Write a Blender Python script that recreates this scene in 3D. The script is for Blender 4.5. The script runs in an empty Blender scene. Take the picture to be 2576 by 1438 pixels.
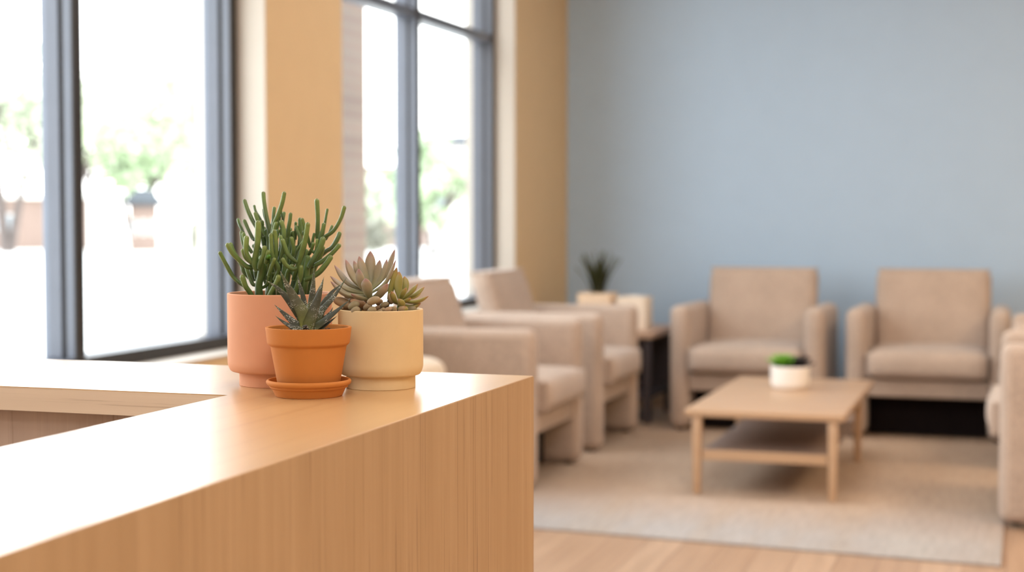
import bpy, bmesh, math, random
from mathutils import Vector, Matrix, noise
random.seed(7)
C = bpy.context.scene.collection
PI = math.pi
YAW = math.radians(18.04)
CAM_Z = 1.2

# ------------------------------------------------------------------ helpers
def lin(c):
    c = c / 255.0
    return c / 12.92 if c <= 0.04045 else ((c + 0.055) / 1.055) ** 2.4
def rgb(r, g, b):
    return (lin(r), lin(g), lin(b), 1.0)

def link(name, me, mat=None, parent=None, loc=None, rotz=None):
    o = bpy.data.objects.new(name, me)
    C.objects.link(o)
    if mat is not None and me is not None:
        me.materials.clear()
        me.materials.append(mat)
    if parent is not None:
        o.parent = parent
    if loc is not None:
        o.location = loc
    if rotz is not None:
        o.rotation_euler = (0, 0, rotz)
    return o

def thing(name, label, cat, loc=(0, 0, 0), rotz=0.0, group=None):
    o = bpy.data.objects.new(name, None)
    o.empty_display_size = 0.05
    C.objects.link(o)
    o.location = loc
    o.rotation_euler = (0, 0, rotz)
    return tag(o, label, cat, group)

def tag(o, label, cat, group=None):
    o['label'] = label
    o['category'] = cat
    if group:
        o['group'] = group
    return o

def obj(name, bm, mat, parent=None, smooth=None, loc=None, rotz=None):
    me = bpy.data.meshes.new(name)
    bm.normal_update()
    bm.to_mesh(me)
    bm.free()
    if smooth is not None:
        for p in me.polygons:
            p.use_smooth = True
        if smooth < 180:
            me.set_sharp_from_angle(angle=math.radians(smooth))
    return link(name, me, mat, parent, loc, rotz)

def struct(name, bm, mat, parent=None, smooth=None):
    o = obj(name, bm, mat, parent, smooth)
    if parent is None:
        o['kind'] = 'structure'
    return o

def dup(root, loc, rotz, label):
    r = root.copy()
    C.objects.link(r)
    r.location = loc
    r.rotation_euler = (0, 0, rotz)
    r['label'] = label
    for ch in list(root.children):
        c = ch.copy()
        C.objects.link(c)
        c.parent = r
        for g in list(ch.children):
            d = g.copy()
            C.objects.link(d)
            d.parent = c
    return r

def add_box(bm, x0, x1, y0, y1, z0, z1, bevel=0.0, seg=3):
    r = bmesh.ops.create_cube(bm, size=1.0)
    vs = r['verts']
    for v in vs:
        v.co = Vector((x0 + (v.co.x + .5) * (x1 - x0), y0 + (v.co.y + .5) * (y1 - y0), z0 + (v.co.z + .5) * (z1 - z0)))
    if bevel > 0:
        es = list({e for v in vs for e in v.link_edges})
        bmesh.ops.bevel(bm, geom=es, offset=bevel, segments=seg, profile=0.5, affect='EDGES', clamp_overlap=True)
    return bm

def box(*a, **k):
    return add_box(bmesh.new(), *a, **k)

def axis_samples(h, r, n, m=4):
    a = [-h + r * (1 - math.cos(i * PI / 2 / m)) for i in range(m)]
    b = [-(h - r) + (2 * (h - r)) * i / n for i in range(n + 1)]
    return a + b + [-v for v in reversed(a)]

def soft_box(hx, hy, hz, r, n=8, fn=None):
    """dense rounded box centred on the origin, optional deformation fn(Vector)->Vector"""
    bm = bmesh.new()
    S = [axis_samples(h, r, n) for h in (hx, hy, hz)]
    H = (hx, hy, hz)
    cache = {}
    def vert(i, j, k):
        key = (i, j, k)
        if key not in cache:
            p = Vector((S[0][i], S[1][j], S[2][k]))
            q = Vector([max(-(H[a] - r), min(H[a] - r, p[a])) for a in range(3)])
            d = p - q
            if d.length > 1e-9:
                p = q + d.normalized() * r if sum(abs(d[a]) > 1e-9 for a in range(3)) > 0 and max(abs(p[a]) >= H[a] - 1e-9 for a in range(3)) else p
            if fn:
                p = fn(p)
            cache[key] = bm.verts.new(p)
        return cache[key]
    L = [len(s) - 1 for s in S]
    for ax in range(3):
        a1, a2 = (ax + 1) % 3, (ax + 2) % 3
        for side in (0, L[ax]):
            for u in range(L[a1]):
                for v in range(L[a2]):
                    q = []
                    for du, dv in ((0, 0), (1, 0), (1, 1), (0, 1)):
                        idx = [0, 0, 0]
                        idx[ax] = side
                        idx[a1] = u + du
                        idx[a2] = v + dv
                        q.append(vert(*idx))
                    if side == 0:
                        q.reverse()
                    bm.faces.new(q)
    return bm

def lathe(prof, n=96, bm=None, center=(0, 0, 0), cap=False):
    bm = bm or bmesh.new()
    rings = []
    for (r, z) in prof:
        if r < 1e-6:
            rings.append([bm.verts.new((center[0], center[1], center[2] + z))])
        else:
            rings.append([bm.verts.new((center[0] + r * math.cos(2 * PI * i / n), center[1] + r * math.sin(2 * PI * i / n), center[2] + z)) for i in range(n)])
    for a, b in zip(rings, rings[1:]):
        for i in range(n):
            j = (i + 1) % n
            if len(a) == 1 and len(b) == 1:
                continue
            if len(a) == 1:
                bm.faces.new((a[0], b[j], b[i]))
            elif len(b) == 1:
                bm.faces.new((a[i], a[j], b[0]))
            else:
                bm.faces.new((a[i], a[j], b[j], b[i]))
    bmesh.ops.recalc_face_normals(bm, faces=bm.faces)
    return bm

def rounded_profile(pts, radii, seg=6):
    """pts polyline (r,z) with fillets"""
    out = [pts[0]]
    for i in range(1, len(pts) - 1):
        p0, p1, p2 = Vector(pts[i - 1]), Vector(pts[i]), Vector(pts[i + 1])
        R = radii[i]
        if R <= 0:
            out.append(tuple(p1))
            continue
        a = (p0 - p1)
        b = (p2 - p1)
        R = min(R, a.length * .49, b.length * .49)
        s, e = p1 + a.normalized() * R, p1 + b.normalized() * R
        for t in range(seg + 1):
            t /= seg
            out.append(tuple(s * (1 - t) ** 2 + p1 * 2 * t * (1 - t) + e * t ** 2))
    out.append(pts[-1])
    return out

def crom(pts, n):
    """Catmull-Rom through pts, n samples per span"""
    P = [Vector(p) for p in pts]
    P = [P[0] * 2 - P[1]] + P + [P[-1] * 2 - P[-2]]
    out = []
    for i in range(1, len(P) - 2):
        for s in range(n):
            t = s / n
            a, b, c, d = P[i - 1], P[i], P[i + 1], P[i + 2]
            out.append(0.5 * ((2 * b) + (c - a) * t + (2 * a - 5 * b + 4 * c - d) * t * t + (3 * b - a - 3 * c + d) * t ** 3))
    out.append(P[-2])
    return out

def sweep(bm, path, wfn, tfn, facing, nseg=12, col=None, keel=0.0, layer=None, tlayer=None):
    """sweep an elliptical section (width w, thickness t) along path; facing = direction of the flat face"""
    n = len(path)
    rings = []
    L = [0.0]
    for i in range(1, n):
        L.append(L[-1] + (path[i] - path[i - 1]).length)
    for i, p in enumerate(path):
        s = L[i] / L[-1]
        tan = (path[min(i + 1, n - 1)] - path[max(i - 1, 0)]).normalized()
        f = facing(p) if callable(facing) else facing
        f = (f - tan * f.dot(tan))
        if f.length < 1e-6:
            f = tan.orthogonal()
        f.normalize()
        w = tan.cross(f).normalized()
        hw, ht = wfn(s), tfn(s)
        ring = []
        for k in range(nseg):
            a = 2 * PI * k / nseg
            ca, sa = math.cos(a), math.sin(a)
            tt = sa * ht
            if sa < 0:
                tt *= (1 + keel * (1 - abs(ca)))
            else:
                tt *= (1 - keel * 0.6)
            ring.append(bm.verts.new(p + w * ca * hw + f * tt))
        rings.append((ring, s))
    faces = []
    for (a, sa_), (b, sb_) in zip(rings, rings[1:]):
        for k in range(nseg):
            j = (k + 1) % nseg
            fc = bm.faces.new((a[k], a[j], b[j], b[k]))
            faces.append((fc, (sa_, sa_, sb_, sb_)))
    for ring, s in (rings[0], rings[-1]):
        try:
            fc = bm.faces.new(ring)
            faces.append((fc, [s] * len(ring)))
        except ValueError:
            pass
    if layer is not None and col is not None:
        for fc, ss in faces:
            for lp, s in zip(fc.loops, ss):
                c = col(s)
                lp[layer] = (c[0], c[1], c[2], 1.0)
    return faces

# ------------------------------------------------------------------ materials
def newmat(name):
    m = bpy.data.materials.new(name)
    m.use_nodes = True
    nt = m.node_tree
    return m, nt, nt.nodes['Principled BSDF']

def N(nt, t, **kw):
    n = nt.nodes.new(t)
    for k, v in kw.items():
        if k in n.inputs:
            n.inputs[k].default_value = v
        else:
            setattr(n, k, v)
    return n

def coords(nt, scale=(1, 1, 1), rot=(0, 0, 0), space='Object'):
    tc = N(nt, 'ShaderNodeTexCoord')
    mp = N(nt, 'ShaderNodeMapping')
    mp.inputs['Scale'].default_value = scale
    mp.inputs['Rotation'].default_value = rot
    nt.links.new(tc.outputs[space], mp.inputs['Vector'])
    return mp.outputs['Vector']

def ramp(nt, fac, stops):
    r = N(nt, 'ShaderNodeValToRGB')
    els = r.color_ramp.elements
    while len(els) > 1:
        els.remove(els[-1])
    els[0].position, els[0].color = stops[0]
    for p, c in stops[1:]:
        e = els.new(p)
        e.color = c
    nt.links.new(fac, r.inputs['Fac'])
    return r.outputs['Color']

def bump(nt, bsdf, h, strength=0.2, dist=0.002):
    b = N(nt, 'ShaderNodeBump')
    b.inputs['Strength'].default_value = strength
    b.inputs['Distance'].default_value = dist
    nt.links.new(h, b.inputs['Height'])
    nt.links.new(b.outputs['Normal'], bsdf.inputs['Normal'])

def plain(name, col, rough=0.5, var=0.06, scale=20, spec=0.5, bstr=0.0, bdist=0.001, metal=0.0, space='Object'):
    m, nt, b = newmat(name)
    v = coords(nt, space=space)
    nz = N(nt, 'ShaderNodeTexNoise', Scale=scale, Detail=4.0)
    nt.links.new(v, nz.inputs['Vector'])
    lo = tuple(max(0, c * (1 - var)) for c in col[:3]) + (1,)
    hi = tuple(min(1, c * (1 + var)) for c in col[:3]) + (1,)
    nt.links.new(ramp(nt, nz.outputs['Fac'], [(0.3, lo), (0.7, hi)]), b.inputs['Base Color'])
    b.inputs['Roughness'].default_value = rough
    b.inputs['Specular IOR Level'].default_value = spec
    b.inputs['Metallic'].default_value = metal
    if bstr > 0:
        nz2 = N(nt, 'ShaderNodeTexNoise', Scale=scale * 12, Detail=3.0)
        nt.links.new(v, nz2.inputs['Vector'])
        bump(nt, b, nz2.outputs['Fac'], bstr, bdist)
    return m

def wood(name, base, dark, light, axis, fine=120.0, rough=0.4, spec=0.5, contrast=1.0, coat=0.0):
    """straight grained laminate: grain runs along the given axis (0,1,2)"""
    m, nt, b = newmat(name)
    sc = [fine] * 3
    sc[axis] = fine * 0.012
    v = coords(nt, scale=tuple(sc))
    n1 = N(nt, 'ShaderNodeTexNoise', Scale=1.0, Detail=6.0, Roughness=0.65)
    n1.inputs['Distortion'].default_value = 0.25
    nt.links.new(v, n1.inputs['Vector'])
    sc2 = [fine * 0.16] * 3
    sc2[axis] = fine * 0.006
    v2 = coords(nt, scale=tuple(sc2))
    n2 = N(nt, 'ShaderNodeTexNoise', Scale=1.0, Detail=3.0)
    n2.inputs['Distortion'].default_value = 0.4
    nt.links.new(v2, n2.inputs['Vector'])
    c1 = ramp(nt, n1.outputs['Fac'], [(0.33, dark), (0.43, base), (0.58, base), (0.75, light)])
    c2 = ramp(nt, n2.outputs['Fac'], [(0.3, tuple(c * 0.86 for c in base[:3]) + (1,)), (0.7, light)])
    mx = N(nt, 'ShaderNodeMix', data_type='RGBA')
    mx.inputs['Factor'].default_value = 0.45
    nt.links.new(c1, mx.inputs[6])
    nt.links.new(c2, mx.inputs[7])
    nt.links.new(mx.outputs[2], b.inputs['Base Color'])
    b.inputs['Roughness'].default_value = rough
    b.inputs['Specular IOR Level'].default_value = spec
    b.inputs['Coat Weight'].default_value = coat
    b.inputs['Coat Roughness'].default_value = rough
    bump(nt, b, n1.outputs['Fac'], 0.08, 0.0004)
    return m

def fabric(name, col, scale=260.0):
    m, nt, b = newmat(name)
    v = coords(nt)
    w1 = N(nt, 'ShaderNodeTexWave', Scale=scale * .35, Distortion=1.5, Detail=2.0)
    w1.bands_direction = 'X'
    w2 = N(nt, 'ShaderNodeTexWave', Scale=scale * .35, Distortion=1.5, Detail=2.0)
    w2.bands_direction = 'Z'
    nz = N(nt, 'ShaderNodeTexNoise', Scale=scale * .25, Detail=5.0)
    big = N(nt, 'ShaderNodeTexNoise', Scale=5.0, Detail=2.0)
    for n in (w1, w2, nz, big):
        nt.links.new(v, n.inputs['Vector'])
    add = N(nt, 'ShaderNodeMath', operation='MULTIPLY')
    nt.links.new(w1.outputs['Fac'], add.inputs[0])
    nt.links.new(w2.outputs['Fac'], add.inputs[1])
    add2 = N(nt, 'ShaderNodeMath', operation='ADD')
    nt.links.new(add.outputs[0], add2.inputs[0])
    nt.links.new(nz.outputs['Fac'], add2.inputs[1])
    c = ramp(nt, add2.outputs[0], [(0.35, tuple(x * .78 for x in col[:3]) + (1,)), (1.0, tuple(min(1, x * 1.12) for x in col[:3]) + (1,))])
    cb = ramp(nt, big.outputs['Fac'], [(0.3, (.93, .93, .93, 1)), (0.7, (1.05, 1.05, 1.05, 1))])
    mx = N(nt, 'ShaderNodeMix', data_type='RGBA', blend_type='MULTIPLY')
    mx.inputs['Factor'].default_value = 1.0
    nt.links.new(c, mx.inputs[6])
    nt.links.new(cb, mx.inputs[7])
    nt.links.new(mx.outputs[2], b.inputs['Base Color'])
    b.inputs['Roughness'].default_value = 0.9
    b.inputs['Specular IOR Level'].default_value = 0.2
    b.inputs['Sheen Weight'].default_value = 0.25
    b.inputs['Sheen Roughness'].default_value = 0.5
    bump(nt, b, add2.outputs[0], 0.4, 0.002)
    return m

M = {}
M['tan_wall'] = plain('tan_wall_paint', rgb(214, 188, 148), 0.75, 0.015, 8, 0.25, 0.15, 0.001)
M['reveal'] = plain('pale_reveal_paint', rgb(198, 190, 178), 0.6, 0.01, 8, 0.3)
M['blue_wall'] = plain('blue_grey_wall_paint', rgb(177, 201, 224), 0.7, 0.012, 6, 0.25, 0.2, 0.001)
M['white_wall'] = plain('warm_white_paint', rgb(232, 220, 205), 0.8, 0.01, 6, 0.2)
M['ceiling'] = plain('ceiling_white', rgb(240, 236, 230), 0.85, 0.01, 6, 0.2)
M['frame'] = plain('slate_grey_window_metal', rgb(92, 98, 110), 0.38, 0.04, 10, 0.5)
M['frame_dark'] = plain('dark_bronze_window_metal', rgb(38, 35, 34), 0.5, 0.04, 10, 0.5)
M['baseboard'] = plain('baseboard_paint', rgb(190, 170, 150), 0.6, 0.02, 10)
M['chair'] = fabric('oatmeal_woven_upholstery', rgb(186, 166, 150))
M['chair_leg'] = plain('dark_glide', rgb(45, 38, 35), 0.6)
M['void_shade'] = plain('black_seat_void_shade', rgb(26, 20, 20), 0.95, spec=0.1)  # shade below the armchair seats, put into a near-black colour
M['pouf'] = fabric('cream_woven_upholstery', rgb(228, 212, 190))
M['desk_top'] = wood('oak_laminate_counter_top', rgb(200, 158, 106), rgb(180, 136, 86), rgb(210, 172, 122), 1, fine=70, rough=0.29, spec=0.85, coat=0.6)
M['desk_side'] = wood('oak_laminate_vertical_grain', rgb(176, 144, 106), rgb(116, 82, 54), rgb(188, 158, 122), 2, fine=260, rough=0.5, spec=0.3)
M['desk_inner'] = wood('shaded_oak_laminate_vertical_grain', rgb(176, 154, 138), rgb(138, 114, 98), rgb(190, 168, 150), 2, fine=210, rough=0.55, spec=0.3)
M['desk_edge'] = wood('oak_edge_band_horizontal_grain', rgb(216, 194, 168), rgb(168, 138, 112), rgb(224, 204, 180), 0, fine=230, rough=0.5, spec=0.3)
M['table_wood'] = wood('pale_oak_table', rgb(188, 154, 122), rgb(170, 134, 102), rgb(198, 166, 134), 0, fine=90, rough=0.38)
M['shelf_shaded'] = wood('shaded_oak_shelf', rgb(140, 122, 112), rgb(120, 104, 94), rgb(152, 134, 124), 0, fine=90, rough=0.5)  # table oak darkened: the tabletop's shadow is painted into the colour
M['planter_white'] = plain('white_glazed_ceramic', rgb(244, 240, 234), 0.3, 0.01, 10)
M['planter_cream'] = plain('cream_ceramic', rgb(240, 214, 184), 0.6, 0.02, 10)
M['planter_pale'] = plain('pale_cream_box_card', rgb(240, 224, 204), 0.7, 0.02, 10)
M['side_table'] = plain('dark_side_table_frame', rgb(70, 60, 60), 0.5, 0.05, 8)
M['side_top'] = wood('side_table_top', rgb(196, 160, 132), rgb(170, 130, 104), rgb(206, 172, 146), 0, fine=80, rough=0.5)
M['rubber'] = plain('black_seal', rgb(30, 30, 32), 0.6)

M['desk_top'].node_tree.nodes['Principled BSDF'].inputs['Specular Tint'].default_value = (.84, .92, 1.0, 1)
# clay pots
def clay(name, col, mott=0.07, rough=0.78, chalk=0.0, sc=14):
    m, nt, b = newmat(name)
    v = coords(nt)
    n1 = N(nt, 'ShaderNodeTexNoise', Scale=sc, Detail=5.0)
    n2 = N(nt, 'ShaderNodeTexNoise', Scale=900.0, Detail=3.0)
    vs = coords(nt, scale=(3, 3, 240))
    n3 = N(nt, 'ShaderNodeTexNoise', Scale=1.0, Detail=2.0)
    nt.links.new(v, n1.inputs['Vector'])
    nt.links.new(v, n2.inputs['Vector'])
    nt.links.new(vs, n3.inputs['Vector'])
    lo = tuple(c * (1 - mott) for c in col[:3]) + (1,)
    hi = tuple(min(1, c * (1 + mott) + chalk) for c in col[:3]) + (1,)
    nt.links.new(ramp(nt, n1.outputs['Fac'], [(0.32, lo), (0.7, hi)]), b.inputs['Base Color'])
    b.inputs['Roughness'].default_value = rough
    b.inputs['Specular IOR Level'].default_value = 0.3
    a = N(nt, 'ShaderNodeMath', operation='MULTIPLY_ADD')
    a.inputs[1].default_value = 0.5
    nt.links.new(n3.outputs['Fac'], a.inputs[0])
    nt.links.new(n2.outputs['Fac'], a.inputs[2])
    bump(nt, b, a.outputs[0], 0.12, 0.0003)
    return m
M['terracotta'] = clay('terracotta_clay', rgb(186, 116, 52), 0.06)
M['pink_clay'] = clay('salmon_clay', rgb(208, 150, 116), 0.04)
M['cream_clay'] = clay('cream_clay', rgb(212, 184, 138), 0.05, 0.6)
# cream pot: faint darker hairlines
def cream_marks(m):
    nt = m.node_tree
    b = nt.nodes['Principled BSDF']
    src = b.inputs['Base Color'].links[0].from_socket
    v = coords(nt, scale=(9, 9, 5))
    n = N(nt, 'ShaderNodeTexNoise', Scale=1.4, Detail=3.0, Distortion=1.4)
    nt.links.new(v, n.inputs['Vector'])
    f = ramp(nt, n.outputs['Fac'], [(0.0, (1, 1, 1, 1)), (0.395, (1, 1, 1, 1)), (0.405, (.90, .88, .84, 1)), (0.415, (1, 1, 1, 1))])
    mx = N(nt, 'ShaderNodeMix', data_type='RGBA', blend_type='MULTIPLY')
    mx.inputs['Factor'].default_value = 0.15
    nt.links.new(src, mx.inputs[6])
    nt.links.new(f, mx.inputs[7])
    nt.links.new(mx.outputs[2], b.inputs['Base Color'])
cream_marks(M['cream_clay'])
M['soil'] = plain('dark_potting_soil', rgb(74, 52, 38), 0.95, 0.5, 160, 0.2, 1.0, 0.004)
M['gravel'] = plain('brown_gravel', rgb(110, 82, 62), 0.9, 0.4, 90, 0.2, 0.6, 0.002)

def plant_mat(name, rough=0.45, spots=False, bloom=0.0, sss=0.08, mott=0.12):
    m, nt, b = newmat(name)
    at = N(nt, 'ShaderNodeVertexColor')
    at.layer_name = 'Col'
    v = coords(nt)
    n1 = N(nt, 'ShaderNodeTexNoise', Scale=90.0, Detail=4.0)
    nt.links.new(v, n1.inputs['Vector'])
    var = ramp(nt, n1.outputs['Fac'], [(0.3, (1 - mott,) * 3 + (1,)), (0.7, (1 + mott,) * 3 + (1,))])
    mx = N(nt, 'ShaderNodeMix', data_type='RGBA', blend_type='MULTIPLY')
    mx.inputs['Factor'].default_value = 1.0
    nt.links.new(at.outputs['Color'], mx.inputs[6])
    nt.links.new(var, mx.inputs[7])
    out = mx.outputs[2]
    h = n1.outputs['Fac']
    if spots:
        vv = coords(nt, scale=(.75, .75, 1.5))
        vo = N(nt, 'ShaderNodeTexVoronoi', Scale=620.0)
        nt.links.new(vv, vo.inputs['Vector'])
        n2 = N(nt, 'ShaderNodeTexNoise', Scale=60.0, Detail=2.0)
        nt.links.new(vv, n2.inputs['Vector'])
        msk = ramp(nt, vo.outputs['Distance'], [(0.25, (.85, .85, .85, 1)), (0.5, (0, 0, 0, 1))])
        msk2 = ramp(nt, n2.outputs['Fac'], [(0.46, (0, 0, 0, 1)), (0.62, (1, 1, 1, 1))])
        mm = N(nt, 'ShaderNodeMath', operation='MULTIPLY')
        nt.links.new(msk, mm.inputs[0])
        nt.links.new(msk2, mm.inputs[1])
        mx2 = N(nt, 'ShaderNodeMix', data_type='RGBA')
        nt.links.new(mm.outputs[0], mx2.inputs['Factor'])
        nt.links.new(out, mx2.inputs[6])
        mx2.inputs[7].default_value = rgb(206, 206, 194)
        out = mx2.outputs[2]
        h = mm.outputs[0]
    nt.links.new(out, b.inputs['Base Color'])
    b.inputs['Roughness'].default_value = rough
    b.inputs['Subsurface Weight'].default_value = sss
    b.inputs['Subsurface Radius'].default_value = (0.004, 0.006, 0.002)
    b.inputs['Subsurface Scale'].default_value = 1.0
    if bloom:
        b.inputs['Sheen Weight'].default_value = bloom
        b.inputs['Sheen Roughness'].default_value = 0.4
    bump(nt, b, h, 0.25 if spots else 0.08, 0.0006)
    return m
M['finger_stem'] = plant_mat('green_finger_stem', 0.42, mott=0.15)
M['haworthia'] = plant_mat('speckled_dark_leaf', 0.6, spots=True, mott=0.2)
M['rosette'] = plant_mat('powdery_fleshy_leaf', 0.5, bloom=0.3, sss=0.12, mott=0.06)
M['leafy'] = plant_mat('blurred_green_leaf', 0.5, mott=0.2)

def leaf_out(name, col):
    m = plain(name, col, 0.8, 0.35, 0.8, 0.2)
    return m
M['tree_pale'] = leaf_out('pale_green_foliage', rgb(180, 186, 164))
M['tree_green'] = leaf_out('fresh_green_foliage', rgb(174, 190, 156))
M['tree_yellow'] = leaf_out('yellow_green_foliage', rgb(186, 190, 168))
M['bark'] = plain('pale_bark', rgb(92, 82, 78), 0.9, 0.2, 3)
M['scrub'] = plain('grey_green_scrub', rgb(140, 138, 124), 0.9, 0.2, 3)
M['dry_twig'] = plain('dry_twig', rgb(66, 66, 58), 0.9, 0.2, 6)
M['gravel_ground'] = plain('pale_paving', rgb(225, 222, 216), 0.9, 0.03, 0.3, 0.1)
M['render_white'] = plain('white_render', rgb(235, 232, 226), 0.8, 0.03, 0.5)
M['adobe'] = plain('salmon_adobe', rgb(136, 116, 106), 0.8, 0.05, 0.7)
M['grey_roof'] = plain('grey_roofing', rgb(62, 66, 70), 0.7, 0.05, 0.7)
M['window_glass_dark'] = plain('car_glass', rgb(150, 158, 164), 0.2, 0.05, 1)
M['tyre'] = plain('dusty_grey_tyre', rgb(150, 150, 150), 0.7)

def brick_mat():
    m, nt, b = newmat('pale_pink_brick')
    v = coords(nt, rot=(PI / 2, 0, 0), scale=(1, 1, 1))
    br = N(nt, 'ShaderNodeTexBrick', Scale=1.0)
    br.inputs['Color1'].default_value = rgb(166, 152, 146)
    br.inputs['Color2'].default_value = rgb(152, 138, 134)
    br.inputs['Mortar'].default_value = rgb(166, 158, 152)
    br.inputs['Mortar Size'].default_value = 0.008
    br.inputs['Brick Width'].default_value = 0.22
    br.inputs['Row Height'].default_value = 0.075
    nt.links.new(v, br.inputs['Vector'])
    nt.links.new(br.outputs['Color'], b.inputs['Base Color'])
    b.inputs['Roughness'].default_value = 0.9
    return m
M['brick'] = brick_mat()

def glass_mat():
    m, nt, b = newmat('window_glass')
    nt.nodes.remove(b)
    out = nt.nodes['Material Output']
    tr = N(nt, 'ShaderNodeBsdfTransparent')
    tr.inputs['Color'].default_value = (0.97, 0.985, 0.98, 1)
    gl = N(nt, 'ShaderNodeBsdfGlossy', Roughness=0.02)
    nz = N(nt, 'ShaderNodeTexNoise', Scale=0.8)
    nt.links.new(coords(nt), nz.inputs['Vector'])
    lw = N(nt, 'ShaderNodeFresnel', IOR=1.35)
    mx = N(nt, 'ShaderNodeMixShader')
    nt.links.new(lw.outputs[0], mx.inputs[0])
    nt.links.new(tr.outputs[0], mx.inputs[1])
    nt.links.new(gl.outputs[0], mx.inputs[2])
    nt.links.new(mx.outputs[0], out.inputs['Surface'])
    return m
M['glass'] = glass_mat()

def floor_mat():
    m, nt, b = newmat('oak_plank_floor')
    v = coords(nt, rot=(0, 0, PI / 2))
    br = N(nt, 'ShaderNodeTexBrick', Scale=1.0)
    br.inputs['Color1'].default_value = rgb(188, 160, 134)
    br.inputs['Color2'].default_value = rgb(172, 142, 116)
    br.inputs['Mortar'].default_value = rgb(146, 114, 92)
    br.inputs['Mortar Size'].default_value = 0.002
    br.inputs['Brick Width'].default_value = 1.4
    br.inputs['Row Height'].default_value = 0.14
    nt.links.new(v, br.inputs['Vector'])
    v2 = coords(nt, scale=(30, 1.5, 1))
    nz = N(nt, 'ShaderNodeTexNoise', Scale=1.0, Detail=5.0)
    nt.links.new(v2, nz.inputs['Vector'])
    f = ramp(nt, nz.outputs['Fac'], [(0.3, (.86, .84, .82, 1)), (0.7, (1.08, 1.07, 1.06, 1))])
    mx = N(nt, 'ShaderNodeMix', data_type='RGBA', blend_type='MULTIPLY')
    mx.inputs['Factor'].default_value = 1.0
    nt.links.new(br.outputs['Color'], mx.inputs[6])
    nt.links.new(f, mx.inputs[7])
    nt.links.new(mx.outputs[2], b.inputs['Base Color'])
    b.inputs['Roughness'].default_value = 0.42
    return m
M['floor'] = floor_mat()

def rug_mat():
    m, nt, b = newmat('striped_beige_rug_pile')
    v = coords(nt)
    va = coords(nt, scale=(2.2, 0.28, 1))
    big = N(nt, 'ShaderNodeTexNoise', Scale=1.6, Detail=2.0)
    nt.links.new(va, big.inputs['Vector'])
    vb = coords(nt, scale=(60, 6, 1))
    st = N(nt, 'ShaderNodeTexNoise', Scale=1.0, Detail=4.0)
    nt.links.new(vb, st.inputs['Vector'])
    fine = N(nt, 'ShaderNodeTexNoise', Scale=400.0, Detail=3.0)
    nt.links.new(v, fine.inputs['Vector'])
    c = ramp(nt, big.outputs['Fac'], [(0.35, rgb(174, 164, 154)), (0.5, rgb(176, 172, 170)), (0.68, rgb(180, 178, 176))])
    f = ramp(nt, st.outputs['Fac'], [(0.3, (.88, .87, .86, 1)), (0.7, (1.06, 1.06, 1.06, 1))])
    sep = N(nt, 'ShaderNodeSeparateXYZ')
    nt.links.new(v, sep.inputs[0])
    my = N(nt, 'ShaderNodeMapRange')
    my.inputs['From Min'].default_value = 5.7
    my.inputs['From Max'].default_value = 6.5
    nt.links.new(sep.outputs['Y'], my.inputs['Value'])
    tint = N(nt, 'ShaderNodeMix', data_type='RGBA')  # warm light on the rear of the rug, painted in as a gradient
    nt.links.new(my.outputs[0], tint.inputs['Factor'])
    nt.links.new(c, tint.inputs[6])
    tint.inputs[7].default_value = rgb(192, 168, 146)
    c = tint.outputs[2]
    mx = N(nt, 'ShaderNodeMix', data_type='RGBA', blend_type='MULTIPLY')
    mx.inputs['Factor'].default_value = 1.0
    nt.links.new(c, mx.inputs[6])
    nt.links.new(f, mx.inputs[7])
    nt.links.new(mx.outputs[2], b.inputs['Base Color'])
    b.inputs['Roughness'].default_value = 0.95
    b.inputs['Specular IOR Level'].default_value = 0.1
    bump(nt, b, fine.outputs['Fac'], 0.6, 0.004)
    return m
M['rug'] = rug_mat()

# ------------------------------------------------------------------ room
XW, XF = -2.72, -2.84          # inner wall face, window frame front plane
YB = 9.50                      # blue wall
XR, YN, ZC = 4.2, -2.6, 3.15
XO = -3.02                     # outer wall face
struct('floor', box(XO, XR + .15, YN - .15, YB + .15, -0.12, 0), M['floor'])
struct('ceiling', box(XO, XR + .15, YN - .15, YB + .15, ZC, ZC + .12), M['ceiling'])
struct('wall_back', box(XO, XR + .15, YB, YB + .15, 0, ZC), M['blue_wall'])
struct('wall_right', box(XR, XR + .15, YN, YB, 0, ZC), M['tan_wall'])
struct('wall_near', box(XO, XR, YN - .15, YN, 0, ZC), M['white_wall'])
Z0, Z1 = 0.69, 3.0             # window sill and head
W1 = (0.70, 5.31)
W2 = (6.01, 8.41)
bm = bmesh.new()
for (y0, y1, z0, z1) in ((YN, W1[0], 0, ZC), (W1[0], W1[1], 0, Z0), (W1[0], W1[1], Z1, ZC),
                         (W1[1], W2[0], 0, ZC), (W2[0], W2[1], 0, Z0), (W2[0], W2[1], Z1, ZC), (W2[1], YB, 0, ZC)):
    add_box(bm, XO, XW, y0, y1, z0, z1)
bmesh.ops.remove_doubles(bm, verts=bm.verts, dist=1e-5)
struct('wall_left', bm, M['tan_wall'])
# pale plaster reveals lining the openings
def reveal(n, y):
    b = bmesh.new()
    add_box(b, XO, XW - .001, y[0], y[0] + .006, Z0, Z1)
    add_box(b, XO, XW - .001, y[1] - .006, y[1], Z0, Z1)
    add_box(b, XO, XW - .001, y[0], y[1], Z1 - .006, Z1)
    add_box(b, XO, XW + .008, y[0], y[1], Z0 - .004, Z0 + .004)
    struct('trim_%d' % n, b, M['reveal'])
reveal(1, W1)
reveal(2, W2)
struct('baseboard_back', box(XW + .012, XR, YB - .012, YB, 0, .1, bevel=.003), M['baseboard'])
struct('baseboard_left', box(XW, XW + .012, YN, YB, 0, .1, bevel=.003), M['baseboard'])

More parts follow.
